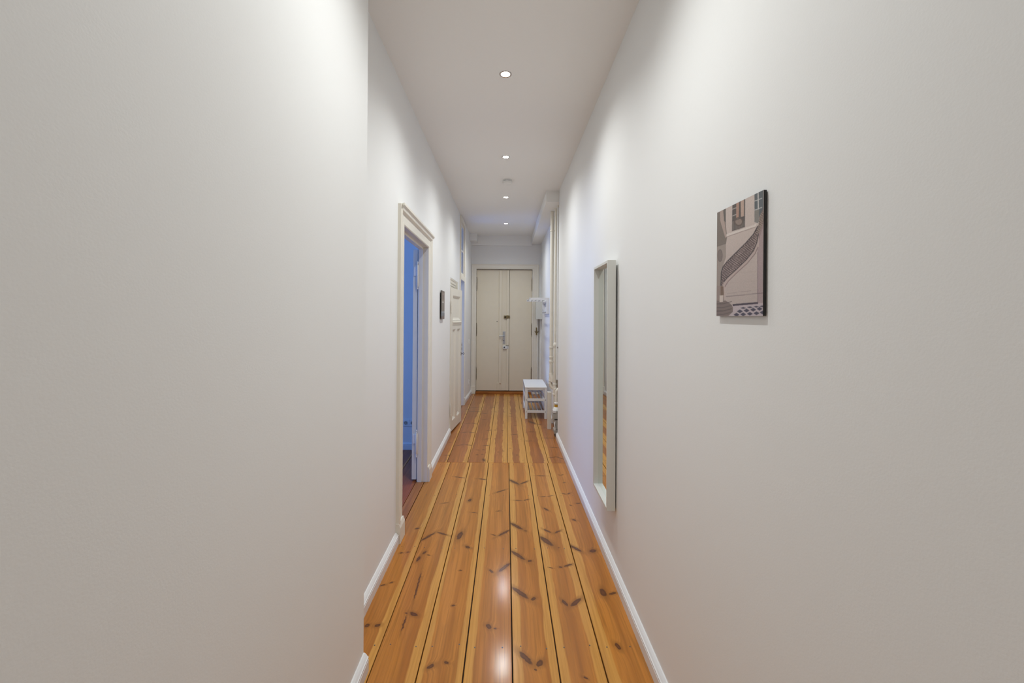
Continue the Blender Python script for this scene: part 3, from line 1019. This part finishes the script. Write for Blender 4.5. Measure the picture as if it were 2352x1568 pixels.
def staircase(S, T):
    """S, T in the crop's picture coordinates (x 118..607, y rectified so that top=92.., bottom=1412)"""
    rng = np.random.RandomState(3)
    I = np.empty(S.shape + (3,))
    g = (T - 90) / 1320
    I[:] = np.array((196, 180, 172)) * (1.04 - 0.10 * g)[..., None]

    def fill(poly, col, k=1.0):
        m_ = inpoly(S, T, poly)
        I[m_] = I[m_] * (1 - k) + np.array(col) * k
        return m_

    def ell(cx, cy, rx, ry, col, k=1.0):
        m_ = ((S - cx) / rx) ** 2 + ((T - cy) / ry) ** 2 < 1
        I[m_] = I[m_] * (1 - k) + np.array(col) * k

    def line(p, q, wd, col, k=1.0):
        p, q = np.array(p, float), np.array(q, float)
        d = q - p
        n = np.array((-d[1], d[0])) / np.hypot(*d) * wd / 2
        fill([tuple(p + n), tuple(q + n), tuple(q - n), tuple(p - n)], col, k)

    fill([(110, 80), (215, 60), (205, 420), (225, 590), (212, 670), (110, 700)], (122, 110, 100))
    fill([(140, 80), (175, 80), (180, 330), (220, 590), (205, 600), (150, 420)], (172, 152, 142))
    fill([(185, 80), (205, 80), (210, 440), (190, 420)], (92, 86, 80))
    fill([(110, 690), (212, 660), (215, 800), (165, 950), (160, 1100), (110, 1100)], (156, 142, 132))
    line((118, 690), (212, 658), 5, (96, 84, 78))
    ell(152, 785, 27, 66, (112, 98, 92))
    ell(152, 785, 20, 55, (126, 112, 104))
    # windows
    fill([(278, 60), (412, 60), (412, 482), (275, 530)], (84, 76, 72))
    fill([(318, 60), (352, 60), (345, 380), (318, 400)], (172, 136, 118))
    fill([(360, 60), (398, 60), (400, 370), (368, 380)], (186, 158, 142))
    for yy in (215, 290, 360):
        line((278, yy + 10), (320, yy - 6), 6, (196, 186, 180))
    for i in range(11):
        line((282 + i * 12, 420), (282 + i * 12, 522), 4, (138, 124, 114))
    ell(345, 430, 48, 48, (96, 80, 72)); ell(345, 428, 34, 34, (142, 124, 112))
    line((275, 425), (412, 376), 7, (78, 66, 60)); line((275, 526), (412, 478), 7, (78, 66, 60))
    fill([(508, 60), (604, 60), (604, 300), (548, 440), (512, 432)], (88, 94, 98))
    fill([(540, 60), (552, 60), (560, 420), (548, 420)], (190, 186, 184))
    for yy in (205, 300):
        line((508, yy + 8), (590, yy - 25), 7, (196, 194, 192))
    fill([(512, 310), (560, 295), (556, 430), (516, 435)], (128, 124, 118))
    # cornice
    fill([(218, 560), (500, 462), (538, 438), (525, 478), (218, 590)], (216, 204, 196))
    line((218, 590), (528, 480), 8, (160, 140, 132))
    # wall shading right of the stair
    fill([(545, 520), (607, 420), (607, 1300), (550, 1285)], (168, 148, 146))
    fill([(555, 470), (607, 400), (607, 470), (552, 640)], (150, 128, 126))
    # masonry courses
    for yy in (760, 850, 950, 1050):
        line((230, yy + 20), (600, yy - 8), 3, (176, 158, 150), 0.6)
    # stringer under the railing
    fill([(185, 1075), (235, 1010), (330, 925), (430, 828), (505, 735), (540, 650), (556, 560), (560, 690), (520, 770),
          (440, 870), (330, 970), (240, 1060), (205, 1130), (195, 1250), (182, 1250)], (188, 168, 160))
    pts = [(205, 1110), (240, 1052), (330, 962), (440, 862), (520, 762), (552, 690)]
    for p, q in zip(pts, pts[1:]):
        line(p, q, 8, (134, 112, 108))
    # railing
    up = [(548, 470), (500, 560), (420, 652), (330, 742), (230, 842), (185, 900), (166, 965), (163, 1100)]
    lo_ = [(185, 1095), (190, 1062), (232, 1012), (330, 922), (430, 824), (502, 732), (536, 650), (553, 560), (556, 470)]
    mk = fill(up + lo_, (84, 66, 62))
    tex = (np.sin(S * 0.42 + T * 0.10) + np.sin(S * 0.17 - T * 0.23) + np.sin(T * 0.31 + S * .2)) / 3
    nz = rng.rand(*S.shape)
    sel = mk & (tex + nz * 0.5 > 0.42)
    I[sel] = (172, 152, 144)
    for p, q in zip(up, up[1:]):
        line(p, q, 10, (58, 46, 44))
    for p, q in zip(lo_[1:], lo_[2:]):
        line(p, q, 10, (66, 52, 50))
    mk = fill([(545, 560), (560, 380), (604, 285), (606, 420), (566, 540)], (112, 94, 86))
    sel = mk & (tex + nz * 0.4 > 0.3)
    I[sel] = (160, 142, 130)
    # skirt lines and pavement
    line((215, 1212), (606, 1172), 5, (92, 78, 80)); line((230, 1180), (480, 1150), 3, (140, 122, 118))
    line((548, 740), (552, 1285), 6, (122, 100, 106))
    fill([(285, 1308), (607, 1275), (607, 1420), (230, 1420)], (190, 176, 178))
    line((288, 1300), (556, 1276), 20, (64, 50, 58))
    for cx, cy in ((365, 1365), (435, 1356), (505, 1347), (572, 1338), (330, 1400), (400, 1396), (470, 1390), (540, 1384), (604, 1376),
                   (400, 1330), (470, 1322), (538, 1316), (600, 1312)):
        hh_ = 20 if cy > 1335 else 10
        fill([(cx - 33, cy), (cx, cy - hh_), (cx + 33, cy), (cx, cy + hh_)], (72, 66, 80))
    # newel base
    fill([(110, 1100), (180, 1100), (200, 1250), (110, 1260)], (150, 132, 122))
    fill([(110, 1255), (212, 1252), (270, 1290), (292, 1325), (290, 1372), (245, 1412), (110, 1420)], (126, 110, 102))
    for yy, k_ in ((1285, 84), (1325, 92), (1360, 80), (1395, 96)):
        fill([(110, yy), (190, yy - 2), (280, yy - 26), (280, yy - 20), (190, yy + 5), (110, yy + 7)], (k_, k_ - 12, k_ - 18))
    fill([(150, 1200), (186, 1198), (186, 1266), (150, 1270)], (206, 192, 182))
    fill([(160, 1105), (190, 1105), (195, 1195), (160, 1200)], (118, 94, 74))
    I *= (1 + (rng.rand(*S.shape)[..., None] - 0.5) * 0.07)
    return I


def city(S, T):
    """second print: S, T in 0..1"""
    rng = np.random.RandomState(5)
    I = np.empty(S.shape + (3,))
    I[:] = (132, 118, 110)
    def fill(poly, col):
        I[inpoly(S, T, poly)] = col
    fill([(0, 0), (1, 0), (1, .05), (0, .05)], (104, 92, 86))
    fill([(.3, .05), (.75, .05), (.75, .3), (.3, .3)], (122, 106, 100))
    fill([(.4, .08), (.65, .08), (.65, .15), (.4, .15)], (160, 148, 144))
    fill([(.15, .43), (.45, .34), (.85, .43)], (196, 196, 192))
    fill([(.2, .43), (.8, .43), (.8, .70), (.2, .70)], (112, 104, 98))
    for i in range(5):
        fill([(.24 + i * .115, .46), (.28 + i * .115, .46), (.28 + i * .115, .68), (.24 + i * .115, .68)], (140, 132, 126))
    fill([(0, .73), (1, .72), (1, .90), (0, .90)], (150, 160, 172))
    for i in range(9):
        x_ = rng.rand()
        fill([(x_, .78), (x_ + .06, .78), (x_ + .07, .9), (x_ - .01, .9)], (66, 62, 66))
    fill([(0, .90), (1, .89), (1, 1), (0, 1)], (120, 104, 100))
    I *= (1 + (rng.rand(*S.shape)[..., None] - 0.5) * 0.1)
    return I


def picture(name, label, loc, rotz, fn, W=0.245, Hh=0.331, thick=0.008, nx=170, ny=230):
    """panel: local x right across the front, z up; front faces local -y"""
    r = thing(name, label, 'picture', loc, (0, 0, rotz), group='printed wall pictures')
    MB().box(-W / 2, W / 2, 0.0006, thick, 0, Hh).build('panel', 'black', r)
    u = np.linspace(0, 1, nx)
    v = np.linspace(0, 1, ny)
    U, V = np.meshgrid(u, v)
    q = 3                       # average several samples per point of the print
    col = 0
    for a_ in range(q):
        for b__ in range(q):
            dU, dV = (a_ - 1) / (q * nx), (b__ - 1) / (q * ny)
            col = col + lin(np.clip(fn(np.clip(U + dU, 0, 1), np.clip(V + dV, 0, 1)), 0, 255)) / q ** 2
    col = np.clip(col, 0, 1)
    verts = [(-W / 2 + W * a, 0.0, Hh * (1 - b_)) for b_ in v for a in u]
    faces = [(j * nx + i, (j + 1) * nx + i, (j + 1) * nx + i + 1, j * nx + i + 1) for j in range(ny - 1) for i in range(nx - 1)]
    me = bpy.data.meshes.new('print')
    me.from_pydata(verts, [], faces)
    ca = me.color_attributes.new('print', 'FLOAT_COLOR', 'POINT')
    rgba = np.concatenate([col.reshape(-1, 3), np.ones((nx * ny, 1))], 1).astype(np.float32)
    ca.data.foreach_set('color', rgba.ravel())
    me.materials.append(M['print'])
    o = bpy.data.objects.new('print', me)
    scene.collection.objects.link(o)
    o.parent = r
    for zz in (0.05, Hh - 0.06):
        MB().box(-W / 2 + 0.03, W / 2 - 0.03, thick, thick + 0.0022, zz, zz + 0.02).build('hanging_batten', 'black', r)
    return r


def stair_fn(U, V):
    # picture coordinates -> crop coordinates of the photograph (perspective undone)
    Yd = 1.335 - 0.245 * U
    uu = 0.663 * F / Yd
    sl = (uu - 481.6) / 108.4
    S = 118 + 489 * sl
    top = 340 - 248 * sl
    bot = 1415 - 3 * sl
    T = top + (bot - top) * V
    return staircase(S, T)


# right wall: front faces -X ; local -y -> world -x  => rotz = -90deg : local x -> world -y
picture('wall_picture', 'printed panel of a curved stone staircase with dark iron railing, on right wall',
        (0.6735, (1.107 + 1.356) / 2, 1.607), -math.pi / 2, stair_fn)
picture('wall_picture', 'small brownish printed panel hung between open doorway and panel door',
        (XL + 0.020, 4.965, 1.566), math.pi / 2, city, nx=60, ny=80)

# ------------------------------------------------------------------ wall mirror
mw, mh = 0.41, 1.54
mr_ = thing('wall_mirror', 'tall narrow mirror in a deep white box frame on right wall', 'mirror', (XR, 2.795, 0.412), (0, -math.radians(0.25), 0))
dpt, fw, rec = 0.052, 0.016, 0.032
x0, x1 = -0.007 - dpt, -0.007
for ya, yb in ((-mw / 2, -mw / 2 + fw), (mw / 2 - fw, mw / 2)):
    MB().box(x0, x1, ya, yb, 0, mh, 0.0012).build('side_rail', 'frame_white', mr_)
for za, zb in ((0, fw), (mh - fw, mh)):
    MB().box(x0, x1, -mw / 2 + fw, mw / 2 - fw, za, zb, 0.0012).build('cross_rail', 'frame_white', mr_)
MB().box(x0 + rec, x0 + rec + 0.004, -mw / 2 + fw, mw / 2 - fw, fw, mh - fw).build('glass', 'mirror', mr_)
MB().box(x0 + rec + 0.004, x1, -mw / 2 + fw, mw / 2 - fw, fw, mh - fw).build('backing', 'frame_white', mr_)

# ------------------------------------------------------------------ shoe bench
bx0, bx1, by0, by1, bh = 0.304, 0.646, 6.62, 7.44, 0.50
bn = thing('shoe_bench', 'white wooden shoe bench with two slatted shelves by the right wall', 'bench', ((bx0 + bx1) / 2, (by0 + by1) / 2, 0))
hx, hy, lg = (bx1 - bx0) / 2, (by1 - by0) / 2, 0.038
MB().box(-hx - 0.002, hx + 0.002, -hy - 0.004, hy + 0.004, bh - 0.022, bh, 0.003).build('seat', 'white', bn)
for sx in (-1, 1):
    for sy in (-1, 1):
        xa, xb = sorted((sx * hx, sx * (hx - lg)))
        ya, yb = sorted((sy * hy, sy * (hy - lg)))
        l_ = MB().box(xa, xb, ya, yb, 0.0008, bh - 0.022, 0.002).build('leg', 'white', bn)
        if sy < 0:
            for zz in (0.112, 0.298):
                MB().lathe([(0.006, 0), (0.005, 0.0015)], 10, Matrix.Translation(((xa + xb) / 2, ya, zz)) @ Matrix.Rotation(math.pi / 2, 4, 'X')).build('screw', 'screw', l_)
for sy in (-1, 1):
    ya, yb = sorted((sy * (hy - 0.006), sy * (hy - 0.028)))
    for za, zb in ((0.094, 0.132), (0.280, 0.318)):
        MB().box(-hx + lg, hx - lg, ya, yb, za, zb, 0.002).build('end_rail', 'white', bn)
    MB().box(-hx + lg, hx - lg, ya, yb, bh - 0.050, bh - 0.022, 0.002).build('apron', 'white', bn)
for sx in (-1, 1):
    xa, xb = sorted((sx * (hx - 0.006), sx * (hx - 0.024)))
    MB().box(xa, xb, -hy + lg, hy - lg, bh - 0.050, bh - 0.022, 0.002).build('apron', 'white', bn)
    for za, zb in ((0.094, 0.132), (0.280, 0.318)):
        MB().box(xa, xb, -hy + lg, hy - lg, za, zb, 0.002).build('side_rail', 'white', bn)
for zz in (0.113, 0.299):
    for i in range(4):
        xx = -hx + 0.07 + i * (2 * hx - 0.14) / 3
        MB().box(xx - 0.009, xx + 0.009, -hy + 0.028, hy - 0.028, zz - 0.006, zz + 0.006, 0.003).build('slat', 'slat', bn)

# ------------------------------------------------------------------ hat rack above the bench
hr = thing('hat_rack', 'white wall hat rack with slatted shelf above the shoe bench', 'hat rack', (XRF, 7.45, 1.90))
ry0, ry1 = -0.40, 0.40
for y_ in (ry0, ry1 - 0.02):
    MB().box(-0.335, -0.001, y_, y_ + 0.02, -0.018, 0.020, 0.002).build('arm', 'white', hr)
    MB().box(-0.046, -0.001, y_, y_ + 0.02, -0.248, -0.018, 0.002).build('upright', 'white', hr)
    MB().lathe([(0.006, 0), (0.005, 0.0015)], 10, Matrix.Translation((-0.32, y_, 0.003)) @ Matrix.Rotation(math.pi / 2, 4, 'X')).build('screw', 'screw', hr)
for i in range(5):
    xx = -0.315 + i * 0.066
    MB().box(xx - 0.006, xx + 0.006, ry0 + 0.02, ry1 - 0.02, -0.006, 0.006, 0.002).build('slat', 'slat', hr)
for za, zb in ((-0.060, -0.022), (-0.248, -0.205)):
    MB().box(-0.026, -0.004, ry0 + 0.02, ry1 - 0.02, za, zb, 0.002).build('wall_rail', 'white', hr)
for i in range(4):
    yy = ry0 + 0.14 + i * 0.17
    MB().lathe([(0.006, 0), (0.006, 0.02), (0.012, 0.026), (0.012, 0.032)], 12, Matrix.Translation((-0.026, yy, -0.226)) @ Matrix.Rotation(-math.pi / 2, 4, 'Y')).build('hook', 'slat', hr, True)

# ------------------------------------------------------------------ fuse box, conduit and bits beside the entrance
fb = thing('fuse_box', 'plain pale grey fuse box beside the entrance door', 'fuse box', (0.652, 8.52, 1.555))
MB().box(-0.062, 0.060, -0.14, 0.14, 0, 0.345, 0.004).build('case', 'greybox', fb)
MB().box(-0.064, -0.062, -0.12, 0.12, 0.02, 0.325, 0.0008).build('lid', 'greybox', fb)
cd = thing('cable_trunking', 'white vertical cable trunking under the fuse box', 'trunking', (XRF, 8.52, 0.09))
MB().box(-0.024, -0.001, -0.03, 0.03, 0, 1.464, 0.002).build('channel', 'plastic', cd)
MB().box(-0.027, -0.024, -0.026, 0.026, 0.0, 1.464, 0.001).build('cover', 'plastic', cd)
# thin tube and old brass hook on the casing side
tb = tag(MB().tube([(0.655, YE - 0.035, 0.2), (0.655, YE - 0.035, 1.25), (0.650, YE - 0.035, 1.55)], 0.008, 10).build('cable', 'plastic', None, True),
         'thin white cable running down the entrance door frame', 'cable')
hk = thing('coat_hook', 'small dark brass double hook on the entrance door frame', 'hook', (0.625, YE - 0.031, 1.30))
MB().box(-0.014, 0.014, -0.005, -0.001, -0.075, 0.08, 0.002).build('back_plate', 'brass', hk)
for s in (-1, 1):
    MB().tube([(0, -0.005, 0.0), (s * 0.008, -0.035, -0.03), (s * 0.022, -0.045, -0.02), (s * 0.036, -0.045, 0.01)], [0.006, 0.006, 0.007, 0.009], 10).build('prong', 'brass', hk, True)

# ------------------------------------------------------------------ switches and sockets
sw = thing('light_switch', 'small white light switch on the left wall by the entrance', 'switch', (-0.7415, 8.40, 1.10), (0, 0, -0.036))
MB().box(0, 0.010, -0.04, 0.04, -0.04, 0.04, 0.003).build('plate', 'plastic', sw)
MB().box(0.010, 0.015, -0.028, 0.028, -0.028, 0.028, 0.002).build('rocker', 'plastic', sw)


def schuko(parent, cx, mat_face='plastic'):
    rot = Matrix.Rotation(math.pi / 2, 4, 'X')
    MB().box(cx - 0.040, cx + 0.040, -0.010, 0, -0.04, 0.04, 0.002).build('plate', 'plastic', parent)
    f = MB().lathe([(0.026, 0), (0.026, 0.003), (0.0225, 0.003), (0.0215, -0.006)], 28, Matrix.Translation((cx, -0.010, 0)) @ rot).build('socket_well', 'plastic', parent, True)
    MB().lathe([(0.0205, 0), (0.0205, 0.0012)], 24, Matrix.Translation((cx, -0.0102, 0)) @ rot).build('socket_face', 'meter', f)
    for s in (-1, 1):
        MB().lathe([(0.003, 0), (0.003, 0.001)], 10, Matrix.Translation((cx + s * 0.0095, -0.0115, 0)) @ rot).build('pin_hole', 'black', f)


sk = thing('power_socket', 'white double power socket on the bedroom wall beyond the open doorway', 'socket', (-1.155, 5.07, 0.32))
schuko(sk, -0.0405)
schuko(sk, 0.0405)
sk = thing('power_socket', 'white power socket low on the left wall by the entrance', 'socket', (-0.7415, 8.40, 0.30), (0, 0, math.pi / 2 - 0.036))
schuko(sk, 0.0)

# ------------------------------------------------------------------ pipes in the niche
def collar(parent, x, y, z, r, h=0.02):
    return MB().lathe([(r * .8, -h / 2), (r, -h / 2 + .003), (r, h / 2 - .003), (r * .8, h / 2)], 20, Matrix.Translation((x, y, z))).build('collar', 'pipe', parent, True)


def pz(y, Y):
    return EYE - px(1268, y)[1] * Y / F


P1 = thing('waste_pipe', 'thick cream waste pipe with collars rising in the niche beside the bench', 'pipe', (0.648, 6.05, 0))
MB().lathe([(0.027, 0.80), (0.027, 3.108)], 24).build('pipe', 'pipe', P1, True)
for yy, h in ((530, .025), (798, .028), (820, .02), (830, .03), (858.5, .02)):
    collar(P1, 0, 0, pz(yy, 6.05), 0.033, h)
MB().tube([(0, 0, 0.80), (0.0, -0.003, 0.765), (0.012, -0.012, 0.735), (0.020, -0.022, 0.70), (0.020, -0.024, 0.67)], [0.030, 0.034, 0.034, 0.033, 0.030], 16).build('elbow', 'pipe', P1, True)
MB().tube([(-0.008, 0.005, 0.74), (-0.010, 0.0, 0.66), (-0.004, -0.004, 0.62), (0.020, -0.014, 0.59), (0.042, -0.026, 0.575)], [0.025, 0.026, 0.028, 0.026, 0.024], 16).build('branch', 'pipe', P1, True)
collar(P1, -0.009, 0.003, 0.69, 0.031, 0.014)
collar(P1, -0.009, 0.0, 0.65, 0.030, 0.012)
bt = tag(MB().box(0.598, 0.652, 6.01, 6.09, 0.0008, 0.528, 0.004).build('pipe_casing', 'pipe'),
         'cream boxed pipe casing on the floor beside the shoe bench', 'pipe casing')

P2 = thing('gas_riser', 'cream riser pipe between the waste pipe and the right wall', 'pipe', (0.683, 5.88, 0))
MB().lathe([(0.020, 0.62), (0.0235, 0.64), (0.0235, 1.19)], 22).build('lower_pipe', 'pipe', P2, True)
MB().lathe([(0.028, 1.185), (0.030, 1.195), (0.030, 1.215), (0.022, 1.24), (0.018, 1.245)], 22).build('reducer', 'pipe', P2, True)
MB().lathe([(0.018, 1.24), (0.018, 3.108)], 20).build('upper_pipe', 'pipe', P2, True)
collar(P2, 0, 0, pz(476, 5.86), 0.026, 0.03)
c = MB().lathe([(0.029, 0.53), (0.029, 0.66)], 22)
c.tube([(0.0, -0.0, 0.60), (0.014, -0.03, 0.60), (0.018, -0.05, 0.60)], 0.022, 16)
c.build('tee', 'pipe', P2, True)
MB().tube([(0.0, 0, 0.54), (0.0, 0, 0.34)], 0.019, 16).build('drop_pipe', 'pipe', P2, True)
collar(P2, 0, 0, 0.665, 0.034, 0.016)
collar(P2, 0, 0, 0.527, 0.034, 0.016)
P3 = thing('water_pipe', 'thin white pipe close to the end of the right wall', 'pipe', (0.698, 5.74, 0))
MB().lathe([(0.015, 0.75), (0.015, 3.108)], 18).build('pipe', 'trim', P3, True)
collar(P3, 0, 0, pz(474, 5.74), 0.021, 0.03)
c = MB().tube([(0, 0, 1.19), (0.0, -0.06, 1.19)], 0.007, 8).build('bracket', 'hinge', P3)
bb = tag(MB().box(-0.005, 0.005, -0.26, 0.26, 0, 0.32, 0.002).build('back_board', 'brownboard', loc=(0.737, 6.078, 0.49)),
         'brown board behind the pipes at the end of the right wall', 'board')

# gas meter
gm = thing('gas_meter', 'grey gas meter with yellow caps at the end of the right wall', 'meter', (0.72, 5.72, 0.0))
gy = 0.0
body = MB()
body.prism([(-0.085, 0.235), (-0.085, 0.31), (-0.06, 0.345), (0.16, 0.345), (0.16, 0.10), (-0.045, 0.10), (-0.062, 0.16), (-0.075, 0.20)], 'y', -0.10, 0.07)
bmesh.ops.bevel(body.bm, geom=body.bm.edges[:], offset=0.006, segments=2, affect='EDGES')
body.build('body', 'meter', gm, True)
MB().box(-0.088, -0.046, -0.106, -0.02, 0.325, 0.357, 0.004).build('counter_window', 'white', gm)
MB().box(-0.07, -0.02, -0.108, -0.10, 0.235, 0.245, 0.001).build('rim', 'black', gm)
MB().tube([(-0.058, -0.09, 0.22), (-0.070, -0.10, 0.17), (-0.060, -0.10, 0.12), (-0.045, -0.09, 0.09)], 0.009, 10).build('bracket', 'white', gm, True)
MB().box(-0.072, 0.16, -0.10, 0.06, 0.045, 0.095, 0.004).build('base', 'meter', gm)
MB().box(-0.055, -0.030, -0.08, 0.04, 0.001, 0.045, 0.003).build('foot', 'black', gm)
MB().box(-0.02, 0.14, -0.09, 0.05, 0.001, 0.045, 0.003).build('foot', 'meter', gm)
MB().lathe([(0.050, 0.345), (0.046, 0.375), (0.030, 0.39)], 20, Matrix.Translation((-0.034, -0.03, 0))).build('dome', 'plastic', gm, True)
MB().lathe([(0.030, 0.388), (0.030, 0.42), (0.026, 0.424)], 16, Matrix.Translation((-0.034, -0.03, 0))).build('cap', 'yellow', gm, True)
MB().lathe([(0.018, 0), (0.018, 0.02), (0.014, 0.022)], 16, Matrix.Translation((0.0, -0.080, 0.362)) @ Matrix.Rotation(math.pi / 2, 4, 'X')).build('cap', 'yellow', gm, True)
MB().lathe([(0.022, 0.424), (0.036, 0.43), (0.036, 0.448), (0.022, 0.455)], 16, Matrix.Translation((-0.034, -0.03, 0))).build('union_nut', 'white', gm, True)
MB().tube([(-0.034, -0.03, 0.45), (-0.034, -0.03, 0.56), (-0.030, -0.032, 0.60), (-0.014, -0.036, 0.625), (0.03, -0.04, 0.635)], [0.022, 0.022, 0.025, 0.026, 0.024], 16).build('inlet_pipe', 'pipe', gm, True)
